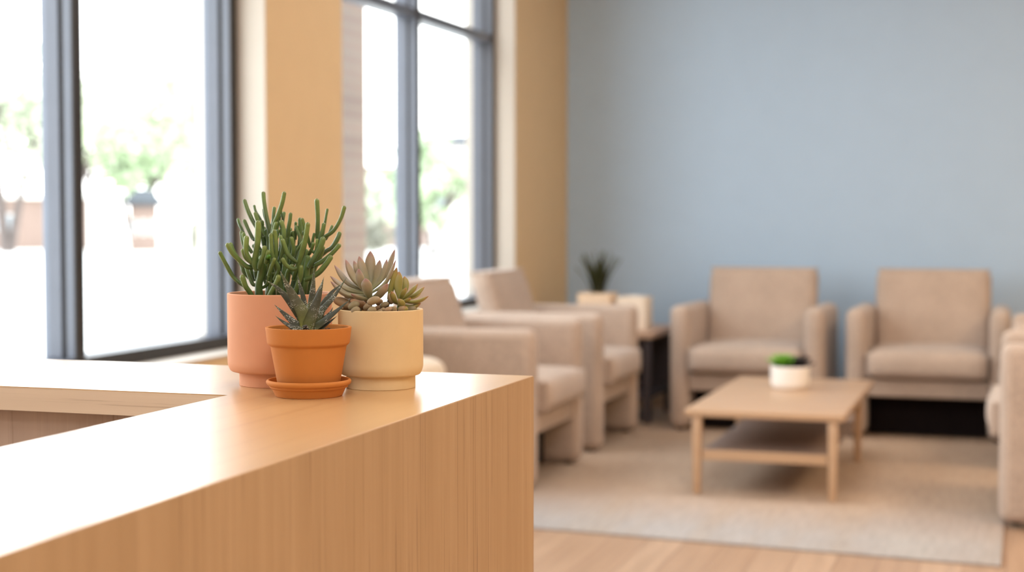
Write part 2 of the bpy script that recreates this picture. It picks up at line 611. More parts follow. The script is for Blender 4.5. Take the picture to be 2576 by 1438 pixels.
def window(n, y, mullions, transom):
    w = bpy.data.objects.new('window_%d' % n, None)
    C.objects.link(w)
    w['kind'] = 'structure'
    y0, y1 = y[0] + .006, y[1] - .006
    xb = XF - .12
    # perimeter frame: a lighter outer step and a darker inner lip
    def member(b, d, ya, yb, za, zb):
        add_box(b, xb, XF - .052, ya, yb, za, zb, bevel=.002, seg=1)
        add_box(d, XF - .052, XF - .035, ya + .009, yb - .009, za + .002, zb - .002)
        add_box(b, XF - .035, XF - .004, ya, yb, za, zb, bevel=.002, seg=1)
        add_box(d, XF - .004, XF, ya + .001, yb - .001, za + .001, zb - .001)
    f, d = bmesh.new(), bmesh.new()
    t = .052
    member(f, d, y0, y0 + t, Z0, Z1)
    member(f, d, y1 - t, y1, Z0, Z1)
    member(f, d, y0 + t, y1 - t, Z0, Z0 + .05)
    member(f, d, y0 + t, y1 - t, Z1 - .05, Z1)
    obj('window_frame', f, M['frame'], w)
    obj('frame_lip', d, M['frame_dark'], w)
    for ym in mullions:
        f, d = bmesh.new(), bmesh.new()
        member(f, d, ym - t / 2, ym + t / 2, Z0 + .05, Z1 - .05)
        mo = obj('mullion', f, M['frame'], w)
        obj('mullion_lip', d, M['frame_dark'], mo)
    edges = [y0 + t] + [q for ym in mullions for q in (ym - t / 2, ym + t / 2)] + [y1 - t]
    for i in range(0, len(edges), 2):
        a, b2 = edges[i], edges[i + 1]
        if transom:
            tb = bmesh.new()
            add_box(tb, xb + .02, XF - .01, a, b2, transom - .05, transom, bevel=.002, seg=1)
            obj('transom', tb, M['frame'], w)
        g = bmesh.new()
        zs = [(Z0 + .05, Z1 - .05)] if not transom else [(Z0 + .05, transom - .05), (transom, Z1 - .05)]
        for za, zb in zs:
            vs = [g.verts.new((XF - .10, yy, zz)) for yy, zz in ((a, za), (b2, za), (b2, zb), (a, zb))]
            g.faces.new(vs)
        obj('glass_pane', g, M['glass'], w)
window(1, W1, [1.90, 3.07, 4.24], 2.235)
window(2, W2, [7.205], 2.235)

# ------------------------------------------------------------------ rug
def rug():
    top = [(-2.45, 5.60), (-0.015, 5.43), (0.015, 8.30), (-2.45, 8.30)]
    b = bmesh.new()
    lo = [b.verts.new((x, y, 0.0)) for x, y in top]
    hi = [b.verts.new((x, y, 0.012)) for x, y in top]
    b.faces.new(hi)
    b.faces.new(list(reversed(lo)))
    for i in range(4):
        j = (i + 1) % 4
        b.faces.new((lo[i], lo[j], hi[j], hi[i]))
    bmesh.ops.bevel(b, geom=[e for e in b.edges], offset=.004, segments=2, profile=.5, affect='EDGES')
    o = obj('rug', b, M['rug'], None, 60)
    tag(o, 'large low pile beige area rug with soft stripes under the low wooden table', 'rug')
rug()
RT = 0.012

# ------------------------------------------------------------------ reception desk
XD, YD, XI, YI, ZD = -0.62, 2.0, -0.909, 1.667, 0.98
def l_prism(b, x0, xi, x1, ya, yi, yb, z0, z1):
    """L: arm along +y (xi..x1, ya..yb) and arm along -x (x0..x1, yi..yb)"""
    pts = [(xi, ya), (x1, ya), (x1, yb), (x0, yb), (x0, yi), (xi, yi)]
    lo = [b.verts.new((x, y, z0)) for x, y in pts]
    hi = [b.verts.new((x, y, z1)) for x, y in pts]
    b.faces.new(hi)
    b.faces.new(list(reversed(lo)))
    for i in range(6):
        j = (i + 1) % 6
        b.faces.new((lo[i], lo[j], hi[j], hi[i]))
desk = thing('reception_desk', 'L-shaped oak laminate reception counter carrying the three potted succulents', 'counter', (0, 0, 0))
b = bmesh.new()
l_prism(b, -2.05, XI, XD - .0012, -0.35, YI, YD - .0012, ZD - .0012, ZD)
bmesh.ops.bevel(b, geom=[e for e in b.edges if abs(e.verts[0].co.z - ZD) < 1e-5 and abs(e.verts[1].co.z - ZD) < 1e-5], offset=.0003, segments=2, profile=.5, affect='EDGES')
obj('countertop', b, M['desk_top'], desk)
b = bmesh.new()
l_prism(b, -2.05, XI, XD - .0012, -0.35, YI, YD - .0012, ZD - .031, ZD - .0012)
obj('edge_band', b, M['desk_edge'], desk)
b = bmesh.new()
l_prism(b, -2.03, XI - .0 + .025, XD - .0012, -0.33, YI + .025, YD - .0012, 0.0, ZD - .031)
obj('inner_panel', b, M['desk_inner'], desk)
b = box(XD - .0012, XD, -0.35, YD, 0, ZD - .0008)
obj('side_panel', b, M['desk_side'], desk)
b = box(-2.05, XD - .0012, YD - .0012, YD, 0, ZD - .0008)
obj('end_panel', b, M['desk_side'], desk)

# ------------------------------------------------------------------ hero pots
def pot_profile(rt, h, rb, foot_h, wall=.004, round_b=.009):
    pts = [(0, 0), (rb, 0), (rb, foot_h), (rt - .004, foot_h), (rt, foot_h + .009), (rt, h), (rt - wall, h), (rt - wall, h - .02), (0, h - .02)]
    rad = [0, .001, .0012, .004, .005, .0016, .0016, 0, 0]
    return rounded_profile(pts, rad)

def soil(r, z, parent, mat=None, bumpy=.002, n=40):
    b = bmesh.new()
    rings = []
    c = b.verts.new((0, 0, z + bumpy))
    for i in range(1, 9):
        rr = r * i / 8
        rings.append([b.verts.new((rr * math.cos(2 * PI * k / n), rr * math.sin(2 * PI * k / n),
                      z + bumpy * (1 - i / 8) + bumpy * noise.noise(Vector((rr * 300 * math.cos(2 * PI * k / n), rr * 300 * math.sin(2 * PI * k / n), 3))))) for k in range(n)])
    for k in range(n):
        j = (k + 1) % n
        b.faces.new((c, rings[0][k], rings[0][j]))
        for a, d in zip(rings, rings[1:]):
            b.faces.new((a[k], d[k], d[j], a[j]))
    return obj('soil', b, mat or M['soil'], parent, 180)

# ---- (1) salmon pot with finger-stemmed succulent
P1 = thing('potted_succulent', 'tall green succulent with finger-like stems in a smooth salmon clay pot', 'potted plant', (-.9038, 1.7985, ZD), YAW, 'potted succulents on the counter')
obj('pot', lathe(pot_profile(.0675, .1195, .0527, .018), 128), M['pink_clay'], P1, 50)
soil(.0632, .106, P1)

S1 = 1.1637e-4
def q1(x, y, d=0.0):
    """drawing units of the plant study -> metres in the pot's own frame"""
    return Vector(((x - 724) * S1, d, .1187 + (1215 - y) * S1 * 1.03))
TR = [  # trunks: points, half width start/end, depth start/end (metres)
    ([(522, 1300), (520, 1130), (550, 1000), (565, 880), (560, 800)], 44, 26, -.018, -.030),
    ([(640, 1300), (645, 1100), (650, 930), (620, 780)], 30, 24, .005, .000),
    ([(735, 1300), (765, 1080), (790, 900), (780, 720)], 34, 24, -.005, -.004),
    ([(800, 1300), (760, 1100), (725, 930), (700, 800), (680, 700)], 28, 22, -.022, -.034),
    ([(975, 1300), (1010, 1130), (1040, 950), (1060, 800)], 44, 28, -.008, -.014),
    ([(830, 1300), (880, 1060), (960, 900), (1010, 740)], 34, 24, .012, .020),
    ([(1010, 1300), (1080, 1000), (1150, 850), (1200, 700)], 30, 26, .010, .012),
    ([(560, 1300), (560, 1050), (480, 900), (420, 780)], 28, 22, .018, .028),
]
ST = [  # stems: points base->tip, half width, depth base, depth tip
    ([(400, 1150), (365, 1130), (250, 1040), (170, 900), (120, 800), (102, 755)], 21, -.02, -.03),
    ([(480, 1290), (440, 1190), (400, 1120), (368, 1000)], 27, -.03, -.045),
    ([(510, 1120), (450, 1110), (400, 1010), (370, 930), (350, 890)], 20, -.02, -.01),
    ([(510, 925), (420, 920), (340, 850), (270, 770), (215, 665)], 25, -.03, -.05),
    ([(400, 1060), (330, 980), (310, 920), (255, 830), (200, 740), (172, 665)], 22, -.005, .00),
    ([(520, 960), (470, 890), (400, 820), (368, 725)], 20, -.03, -.04),
    ([(520, 900), (470, 865), (415, 760), (425, 585)], 26, -.035, -.045),
    ([(520, 960), (500, 880), (525, 750), (548, 640), (560, 425)], 30, -.036, -.05),
    ([(550, 940), (570, 870), (610, 790), (632, 690)], 24, -.04, -.05),
    ([(630, 880), (650, 820), (670, 735)], 25, -.045, -.05),
    ([(400, 860), (345, 790), (290, 660), (268, 540)], 19, .01, .02),
    ([(420, 780), (365, 700), (335, 620), (320, 555)], 21, .00, .00),
    ([(430, 640), (400, 610), (350, 520), (298, 415)], 19, .01, .02),
    ([(330, 680), (275, 540), (235, 470), (208, 405)], 18, .02, .035),
    ([(500, 580), (470, 510), (420, 430), (360, 310), (318, 195)], 22, .00, .01),
    ([(520, 480), (470, 400), (420, 330), (393, 258)], 15, .02, .035),
    ([(560, 600), (520, 510), (485, 430), (452, 335)], 20, .00, .00),
    ([(620, 600), (600, 480), (570, 360), (545, 220), (533, 112)], 22, .00, .01),
    ([(570, 520), (552, 430), (530, 370), (519, 298)], 12, .015, .02),
    ([(640, 660), (640, 520), (636, 400), (645, 275)], 18, .01, .02),
    ([(640, 700), (680, 480), (730, 370), (780, 240), (812, 116)], 22, -.01, -.02),
    ([(745, 430), (722, 340), (710, 272)], 12, .02, .02),
    ([(650, 760), (665, 620), (690, 540), (722, 440)], 20, -.02, -.02),
    ([(800, 620), (822, 520), (842, 430), (853, 340)], 20, .00, .00),
    ([(880, 640), (882, 540), (885, 440)], 15, .02, .02),
    ([(800, 800), (795, 680), (800, 540), (768, 420)], 24, -.02, -.02),
    ([(930, 720), (945, 560), (942, 395)], 20, .01, .01),
    ([(1070, 720), (1045, 610), (1015, 500), (988, 400)], 18, .00, -.01),
    ([(900, 1060), (940, 960), (1000, 800), (1060, 620), (1097, 445)], 26, -.02, -.045),
    ([(1180, 700), (1155, 630), (1162, 400), (1155, 190)], 23, .00, -.01),
    ([(1190, 620), (1205, 520), (1225, 400), (1243, 295)], 14, .015, .02),
    ([(1180, 680), (1195, 600), (1222, 520), (1236, 450)], 21, -.01, -.01),
    ([(1200, 620), (1250, 600), (1350, 530), (1430, 400), (1475, 268)], 20, -.01, -.02),
    ([(1160, 820), (1220, 765), (1290, 720), (1350, 620), (1372, 550)], 24, .02, .03),
    ([(1080, 925), (1120, 918), (1230, 860), (1330, 780), (1425, 678)], 23, -.015, -.02),
    ([(1040, 1060), (1110, 1035), (1200, 980), (1280, 890), (1345, 800)], 27, -.03, -.035),
    ([(1070, 930), (1100, 880), (1160, 790), (1210, 690), (1242, 600)], 29, -.02, -.02),
    ([(960, 870), (930, 850), (870, 790), (830, 690), (805, 620)], 22, -.035, -.04),
    ([(960, 930), (920, 940), (850, 890), (820, 820)], 21, -.04, -.05),
    ([(1230, 640), (1270, 560), (1303, 478)], 14, .01, .015),
    ([(1080, 760), (1095, 660), (1115, 560)], 15, .00, .00),
    ([(1060, 800), (1100, 740), (1130, 660)], 18, -.01, -.02),
    ([(1090, 740), (1140, 770), (1160, 700), (1170, 620)], 16, -.015, -.02),
    ([(960, 740), (1000, 690), (1040, 640)], 16, -.03, -.035),
    ([(500, 760), (470, 640), (480, 530)], 22, .00, .00),
    ([(540, 720), (500, 560), (500, 420)], 26, .02, .02),
    ([(560, 900), (520, 700), (460, 530)], 20, .02, .025),
    ([(700, 1060), (760, 940), (700, 800), (690, 560)], 22, -.03, -.045),
    ([(720, 900), (740, 760), (735, 600), (725, 520)], 22, -.035, -.045),
    ([(760, 880), (800, 700), (770, 580)], 20, -.03, -.03),
    ([(650, 1020), (700, 900), (740, 820)], 20, -.04, -.05),
    ([(860, 860), (900, 740), (880, 600)], 22, -.01, -.02),
    ([(900, 900), (960, 700), (900, 480)], 18, .00, .01),
    ([(960, 820), (1000, 640), (970, 540)], 20, .015, .02),
    ([(840, 760), (860, 640), (850, 540)], 20, .02, .02),
    ([(620, 940), (600, 760), (600, 560)], 22, .01, .02),
    ([(680, 820), (640, 640), (690, 360)], 22, .02, .03),
    ([(600, 640), (590, 540), (605, 400)], 18, .03, .04),
    ([(600, 1140), (560, 1000), (600, 860)], 22, -.01, -.01),
    ([(560, 1150), (620, 1100), (640, 940), (640, 830)], 18, -.02, -.03),
    ([(630, 1300), (690, 1180), (760, 1060), (780, 1000)], 24, -.04, -.05),
    ([(590, 1300), (640, 1130), (660, 980)], 20, -.02, -.02),
    ([(740, 1280), (730, 1100), (690, 980)], 24, -.02, -.02),
    ([(900, 1300), (900, 1100), (850, 960)], 26, .01, .01),
    ([(900, 1250), (980, 1040), (1000, 900)], 26, -.02, -.03),
    ([(1010, 1150), (1060, 1000), (1100, 880)], 24, .00, .00),
    ([(950, 1160), (1040, 1080), (1070, 960)], 20, .01, .02),
    ([(800, 1200), (830, 1000), (900, 900)], 24, -.01, -.02),
    ([(430, 1090), (390, 960), (400, 850)], 20, .01, .01),
    ([(480, 1060), (470, 930), (490, 800)], 22, -.01, -.01),
    ([(860, 600), (865, 560), (872, 520)], 12, .03, .03),
    ([(700, 760), (700, 500), (660, 400)], 18, .03, .04),
    ([(760, 640), (730, 480), (742, 330)], 17, .02, .03),
    ([(1000, 600), (930, 540), (905, 470)], 14, .03, .04),
]
def stems():
    b = bmesh.new()
    lay = b.loops.layers.color.new('Col')
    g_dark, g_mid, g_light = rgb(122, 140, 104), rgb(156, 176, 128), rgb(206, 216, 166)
    def mix(a, c, t):
        return tuple(a[i] * (1 - t) + c[i] * t for i in range(3))
    def one(pts, w0, w1, d0, d1, tint, tip):
        n = len(pts)
        P = [q1(x, y, d0 + (d1 - d0) * i / (n - 1)) for i, (x, y) in enumerate(pts)]
        path = crom(P, 7)
        # add rounded end
        end = path[-1]
        tan = (path[-1] - path[-2]).normalized()
        L = sum((path[i + 1] - path[i]).length for i in range(len(path) - 1))
        wob = random.uniform(0, 6)
        def rad(s):
            r = (w0 * (1 - s) + w1 * s) * S1 * 1.16
            r *= 1 + .045 * math.sin(s * 9 + wob)
            r *= .82 + .18 * min(1, s * 6)
            e = (1 - s) * L / max(r, 1e-6)
            if e < 1:
                r *= math.sqrt(max(0.02, 1 - (1 - e) ** 2))
            return r
        path = path[:-1] + [path[-2].lerp(end, t) for t in (.3, .55, .75, .88, .96, 1.0)]
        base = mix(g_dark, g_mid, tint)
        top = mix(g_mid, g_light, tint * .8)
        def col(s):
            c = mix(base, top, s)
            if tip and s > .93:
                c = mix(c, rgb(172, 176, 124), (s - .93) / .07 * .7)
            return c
        sweep(b, path, rad, rad, Vector((0, -1, 0)), 12, col, 0, lay)
    for pts, wa, wb, da, db in TR:
        one(pts, wa, wb, da, db, .35, False)
    for pts, w, da, db in ST:
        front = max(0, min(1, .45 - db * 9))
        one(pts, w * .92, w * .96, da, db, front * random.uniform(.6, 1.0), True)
    # extra stems on the far side of the crown, seen only through the gaps
    for k in range(26):
        a = random.uniform(.05 * PI, .95 * PI)
        rr = random.uniform(.25, 1.0)
        bx, by = 720 + 250 * rr * math.cos(a), 900 - random.uniform(0, 200)
        d = .012 + .045 * rr * math.sin(a)
        hx = bx + random.uniform(-60, 60) + 90 * math.cos(a) * rr
        one([(720 + (bx - 720) * .6, by + 260), (bx, by), (hx, by - random.uniform(120, 260))], 20, 19, d * .5, d, random.uniform(0, .4), False)
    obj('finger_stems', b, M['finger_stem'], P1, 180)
    # one small bright tip turned to the viewer, on a stem of its own
    b2 = bmesh.new()
    lay2 = b2.loops.layers.color.new('Col')
    path = [q1(640, 860, -.042), q1(662, 820, -.05), q1(690, 800, -.058)]
    pp = crom(path, 6)
    sweep(b2, pp, lambda s: 24 * S1 * (1 if s < .85 else math.sqrt(max(.03, 1 - ((s - .85) / .15) ** 2))), lambda s: 24 * S1 * (1 if s < .85 else math.sqrt(max(.03, 1 - ((s - .85) / .15) ** 2))), Vector((0, 0, 1)), 12,
          lambda s: rgb(140, 180, 60) if s > .6 else rgb(92, 120, 58), 0, lay2)
    obj('young_shoot', b2, M['finger_stem'], P1, 180)
stems()

# ---- (2) small terracotta pot with speckled haworthia, on a saucer
saucer_prof = rounded_profile([(0, 0), (.0405, 0), (.0450, .0095), (.0476, .0108), (.0478, .0128), (.0512, .0146), (.0520, .0182), (.0500, .0205), (.0478, .0200), (.0462, .014), (.043, .006), (0, .006)],
                              [0, .001, .001, .0008, .0008, .002, .002, .0018, .001, .002, .002, 0])
sc = obj('saucer', lathe(saucer_prof, 128), M['terracotta'], None, 50, (-.813, 1.6945, ZD))
tag(sc, 'terracotta saucer under the smallest clay pot on the counter', 'saucer')
P2 = thing('potted_succulent', 'small terracotta pot with a spiky dark speckled succulent standing on a saucer', 'potted plant', (-.813, 1.6945, ZD + .0066), YAW, 'potted succulents on the counter')
tp = rounded_profile([(0, 0), (.0358, 0), (.0372, .004), (.0462, .0545), (.0500, .0575), (.0522, .0765), (.0522, .0775), (.0482, .0775), (.0472, .058), (0, .058)],
                     [0, .0015, 0, .0012, .0022, 0, .0012, .0014, 0, 0])
obj('pot', lathe(tp, 128), M['terracotta'], P2, 50)
soil(.0478, .0705, P2, M['gravel'], .003)
S2 = 1.279e-4
def q2(x, y, d=0.0):
    return Vector(((x - 889) * S2, d, .0775 + (613 - y) * S2))
HW = [ # base->tip points, half width, depth base, tip, light
    ([(870, 640), (830, 540), (700, 350), (590, 230), (490, 160)], 46, .004, -.012, .3),
    ([(890, 620), (850, 470), (770, 320), (705, 190), (655, 70)], 58, -.012, -.028, .8),
    ([(850, 560), (815, 330), (780, 210), (760, 108)], 30, .02, .024, .3),
    ([(900, 600), (905, 420), (925, 210), (935, 38)], 40, .012, .012, .7),
    ([(910, 560), (950, 330), (990, 220), (1012, 143)], 28, .02, .03, .3),
    ([(880, 660), (915, 560), (980, 400), (1025, 270), (1066, 142)], 62, -.016, -.03, .6),
    ([(950, 620), (1010, 430), (1100, 290), (1188, 212)], 44, .01, .022, .2),
    ([(940, 640), (1020, 460), (1140, 320), (1262, 136)], 38, -.004, -.006, .5),
    ([(900, 650), (1010, 580), (1150, 470), (1298, 348)], 42, -.014, -.012, .3),
    ([(980, 650), (1060, 590), (1120, 545), (1172, 503)], 24, -.012, -.008, .2),
    ([(900, 660), (800, 590), (690, 490), (588, 388)], 44, -.012, -.022, .1),
    ([(880, 660), (770, 610), (680, 555), (600, 488)], 34, -.018, -.028, .1),
    ([(860, 640), (790, 500), (720, 440), (680, 400)], 26, .022, .034, .1),
    ([(930, 640), (1000, 560), (1060, 500), (1090, 440)], 28, .024, .04, .2),
]
def haworthia():
    b = bmesh.new()
    lay = b.loops.layers.color.new('Col')
    dk, md, lt = rgb(120, 122, 108), rgb(160, 162, 142), rgb(200, 206, 134)
    axis = Vector((0, 0, .12))
    for pts, w, d0, d1, l in HW:
        n = len(pts)
        P = [q2(x, y, d0 + (d1 - d0) * (i / (n - 1)) ** 1.2) for i, (x, y) in enumerate(pts)]
        path = crom(P, 8)
        def wf(s, w=w):
            return S2 * w * 1.25 * max(.012, (1 - s ** 1.5) ** 1.12 * (.86 + .35 * s))
        def tf(s, w=w):
            return wf(s) * .36
        def col(s, l=l):
            t = max(0, 1 - s * 2.2)
            c = tuple(dk[i] * (1 - l * .7) + md[i] * l * .7 for i in range(3))
            c = tuple(c[i] * (1 - t * .55) + lt[i] * t * .55 * (.4 + l) for i in range(3))
            return c
        face = lambda p: (Vector((0, -.35, .0)) + (axis - p) * 6)
        sweep(b, path, wf, tf, face, 14, col, .55, lay)
    # a torn dry leaf at the base
    sweep(b, crom([q2(900, 650, -.028), q2(900, 610, -.034), q2(890, 580, -.036)], 5), lambda s: S2 * 40 * (1 - .5 * s), lambda s: S2 * 14 * (1 - .4 * s), Vector((0, -1, .3)), 10, lambda s: rgb(92, 88, 74), 0, lay)
    obj('speckled_leaves', b, M['haworthia'], P2, 180)
    # bark chips on the soil
    b = bmesh.new()
    for k in range(60):
        a, r = random.uniform(0, 2 * PI), .044 * math.sqrt(random.uniform(.1, 1))
        m = bmesh.ops.create_icosphere(b, subdivisions=1, radius=random.uniform(.0012, .0032))
        R = Matrix.Rotation(random.uniform(0, PI), 4, 'Z') @ Matrix.Diagonal((1.5, .8, .6, 1))
        for v in m['verts']:
            v.co = R @ v.co + Vector((r * math.cos(a), r * math.sin(a), .0735))
    o = obj('bark_chips', b, M['gravel'], P2)
    o['kind'] = 'stuff'
haworthia()

# ---- (3) cream pot with grey-pink and green rosettes
P3 = thing('potted_succulent', 'cream footed pot holding powdery pink and green rosette succulents', 'potted plant', (-.7652, 1.8068, ZD), YAW, 'potted succulents on the counter')
obj('pot', lathe(pot_profile(.0543, .1005, .0442, .0165, .0035), 128), M['cream_clay'], P3, 50)
soil(.0507, .0925, P3, M['gravel'], .003)
S3 = 1.1437e-4
def q3(x, y, d=0.0):
    return Vector(((x - 1852) * S3, d, .1005 + (1400 - y) * S3))
ROS = {
 'pink_rosette': ([
    # points base->tip, half width, depth base, tip
    ([(1735, 1180), (1725, 1000), (1722, 760)], 54, .010, .022),
    ([(1725, 1190), (1660, 1010), (1600, 815)], 48, .004, .014),
    ([(1720, 1210), (1560, 1060), (1458, 848)], 50, .000, .004),
    ([(1720, 1180), (1610, 1050), (1522, 870)], 42, .018, .034),
    ([(1740, 1180), (1800, 1050), (1836, 855)], 42, .004, .012),
    ([(1745, 1190), (1860, 1060), (1922, 842)], 38, .000, .006),
    ([(1750, 1170), (1890, 1020), (1990, 742)], 34, .016, .034),
    ([(1750, 1220), (1910, 1100), (2027, 850)], 34, -.006, -.006),
    ([(1745, 1230), (1660, 1120), (1628, 945)], 58, -.012, -.024),
    ([(1745, 1270), (1728, 1170), (1714, 1045)], 54, -.022, -.036),
    ([(1720, 1220), (1480, 1110), (1318, 916)], 42, .006, .018),
    ([(1720, 1240), (1470, 1170), (1282, 1036)], 46, -.002, .006),
    ([(1725, 1255), (1480, 1230), (1296, 1090)], 48, -.008, -.004),
    ([(1740, 1290), (1850, 1230), (1950, 1105)], 58, -.014, -.030),
    ([(1740, 1150), (1700, 1000), (1680, 900)], 40, .026, .044),
    ([(1745, 1160), (1780, 1040), (1800, 930)], 38, .024, .046),
    ([(1770, 1290), (1880, 1200), (1960, 1120)], 44, .010, .020),
    ([(1745, 1280), (1650, 1262), (1552, 1218)], 38, -.018, -.036),
    ([(1700, 1300), (1500, 1290), (1420, 1230)], 40, .010, .020)],
    (1740, 1040)),
 'green_rosette': ([
    ([(1940, 1300), (1990, 1100), (2030, 938)], 36, .000, .004),
    ([(2070, 1290), (2046, 1140), (2055, 984)], 48, .000, .006),
    ([(2100, 1260), (2125, 1150), (2110, 1040)], 36, .006, .012),
    ([(2090, 1290), (2180, 1220), (2272, 1118)], 38, -.004, -.004),
    ([(2110, 1300), (2240, 1240), (2338, 1158)], 30, .008, .014),
    ([(2100, 1310), (2260, 1310), (2398, 1250)], 34, -.010, -.016),
    ([(2080, 1350), (2200, 1370), (2310, 1330)], 44, -.006, -.010),
    ([(2080, 1320), (2150, 1300), (2208, 1262)], 30, -.020, -.030),
    ([(2080, 1290), (2110, 1230), (2150, 1155)], 32, -.014, -.022),
    ([(2070, 1340), (2020, 1290), (1995, 1190)], 38, -.016, -.028),
    ([(2040, 1340), (1980, 1300), (1945, 1210)], 34, .000, .006),
    ([(2070, 1350), (2110, 1330), (2075, 1270)], 38, -.028, -.036),
    ([(2080, 1280), (2060, 1180), (2090, 1100)], 34, .020, .030),
    ([(2060, 1380), (2130, 1400), (2140, 1350)], 40, -.028, -.032),
    ([(2100, 1290), (2180, 1280), (2290, 1230)], 34, .020, .034)],
    (2110, 1200)),
}
def rosettes():
    for name, (leaves, ctr) in ROS.items():
        b = bmesh.new()
        lay = b.loops.layers.color.new('Col')
        pink = name.startswith('pink')
        ax = q3(ctr[0], ctr[1] - 260, 0)
        for pts, w, d0, d1 in leaves:
            n = len(pts)
            P = [q3(x, y, d0 + (d1 - d0) * i / (n - 1)) for i, (x, y) in enumerate(pts)]
            path = crom(P, 12)
            def wf(s, w=w):
                # slender base, fullest at 60 %, drawn to a short point
                if s < .62:
                    r = .5 + .5 * math.sin(s / .62 * PI / 2)
                else:
                    u = (s - .62) / .38
                    r = (1 - u ** 2.2) ** .85 if u < 1 else 0
                return S3 * w * max(.03, r) * 1.14
            tf = lambda s: wf(s) * (.62 - .1 * s)
            hue = random.uniform(0, 1)
            def col(s, hue=hue, d=d1):
                if pink:
                    a = rgb(190, 194, 164); c = rgb(206, 192, 176); t = rgb(196, 160, 158)
                else:
                    a = rgb(182, 184, 128); c = rgb(204, 194, 142); t = rgb(204, 164, 136)
                m = [a[i] * (1 - s) + c[i] * s for i in range(3)]
                m = [m[i] * (1 - .25 * hue) + (c[i] * .85) * .25 * hue for i in range(3)]
                k = max(0, (s - .82) / .18) * .8
                return [m[i] * (1 - k) + t[i] * k for i in range(3)]
            face = lambda p: Vector((0, -.006, 0)) + (ax - p) * .45
            sweep(b, path, wf, tf, face, 14, col, .35, lay)
        obj(name, b, M['rosette'], P3, 180)
    # stalks
    b = bmesh.new()
    lay = b.loops.layers.color.new('Col')
    for pts, w, d in (([(1745, 1440), (1735, 1340), (1742, 1200)], 26, -.004), ([(2040, 1440), (2070, 1360), (2085, 1270)], 30, 0), ([(1900, 1440), (1930, 1350), (1950, 1290)], 20, .004), ([(1620, 1440), (1600, 1380), (1560, 1330)], 20, .004)):
        sweep(b, crom([q3(x, y, d) for x, y in pts], 6), lambda s: S3 * w, lambda s: S3 * w, Vector((0, -1, 0)), 10, lambda s: rgb(104, 100, 72), 0, lay)
    obj('stalks', b, M['rosette'], P3, 180)
    # plump low leaves resting along the rim
    b = bmesh.new()
    lay = b.loops.layers.color.new('Col')
    PE = [(1735, 1320, 1878, 1268, 44, -.040), (1520, 1385, 1640, 1320, 44, -.028), (1560, 1425, 1660, 1380, 42, -.040), (1745, 1425, 1835, 1375, 42, -.042), (1322, 1300, 1540, 1375, 56, .004), (1520, 1300, 1700, 1370, 46, -.006),
          (1920, 1410, 2010, 1380, 30, -.036), (2030, 1430, 2036, 1350, 28, -.038), (1880, 1420, 1930, 1380, 26, -.034), (2080, 1420, 2140, 1360, 38, -.030), (1840, 1430, 1900, 1400, 24, -.040),
          (1420, 1420, 1560, 1400, 40, .010), (2150, 1420, 2260, 1390, 40, -.012), (2000, 1330, 1960, 1220, 36, -.020), (1400, 1380, 1500, 1330, 36, .018), (1900, 1400, 1860, 1340, 30, -.010),
          (1680, 1400, 1760, 1340, 36, -.018), (1640, 1370, 1720, 1300, 34, .004), (1800, 1350, 1880, 1310, 34, .000), (1860, 1370, 1960, 1330, 32, -.016), (1950, 1350, 1990, 1280, 32, .006), (1470, 1340, 1600, 1300, 38, .006), (2080, 1400, 2180, 1370, 34, .004), (1560, 1410, 1700, 1400, 30, .020), (1760, 1410, 1900, 1390, 30, .020)]
    for x0, y0, x1, y1, w, d in PE:
        P = [q3(x0, y0, d), q3((x0 + x1) / 2, (y0 + y1) / 2 - 6, d - .002), q3(x1, y1, d - .003)]
        tan = random.uniform(0, 1)
        def wf(s, w=w):
            return S3 * w * math.sqrt(max(.02, 1 - (2 * s - 1) ** 2)) ** .8
        ca, cb = rgb(192, 184, 158), rgb(222, 198, 174)
        sweep(b, crom(P, 10), wf, lambda s: wf(s) * .8, Vector((0, -1, .2)), 12, lambda s, t=tan: [ca[i] * (1 - t) + cb[i] * t * (1 - .2 * s) + ca[i] * .2 * s * t for i in range(3)], 0, lay)
    obj('low_leaves', b, M['rosette'], P3, 180)
rosettes()

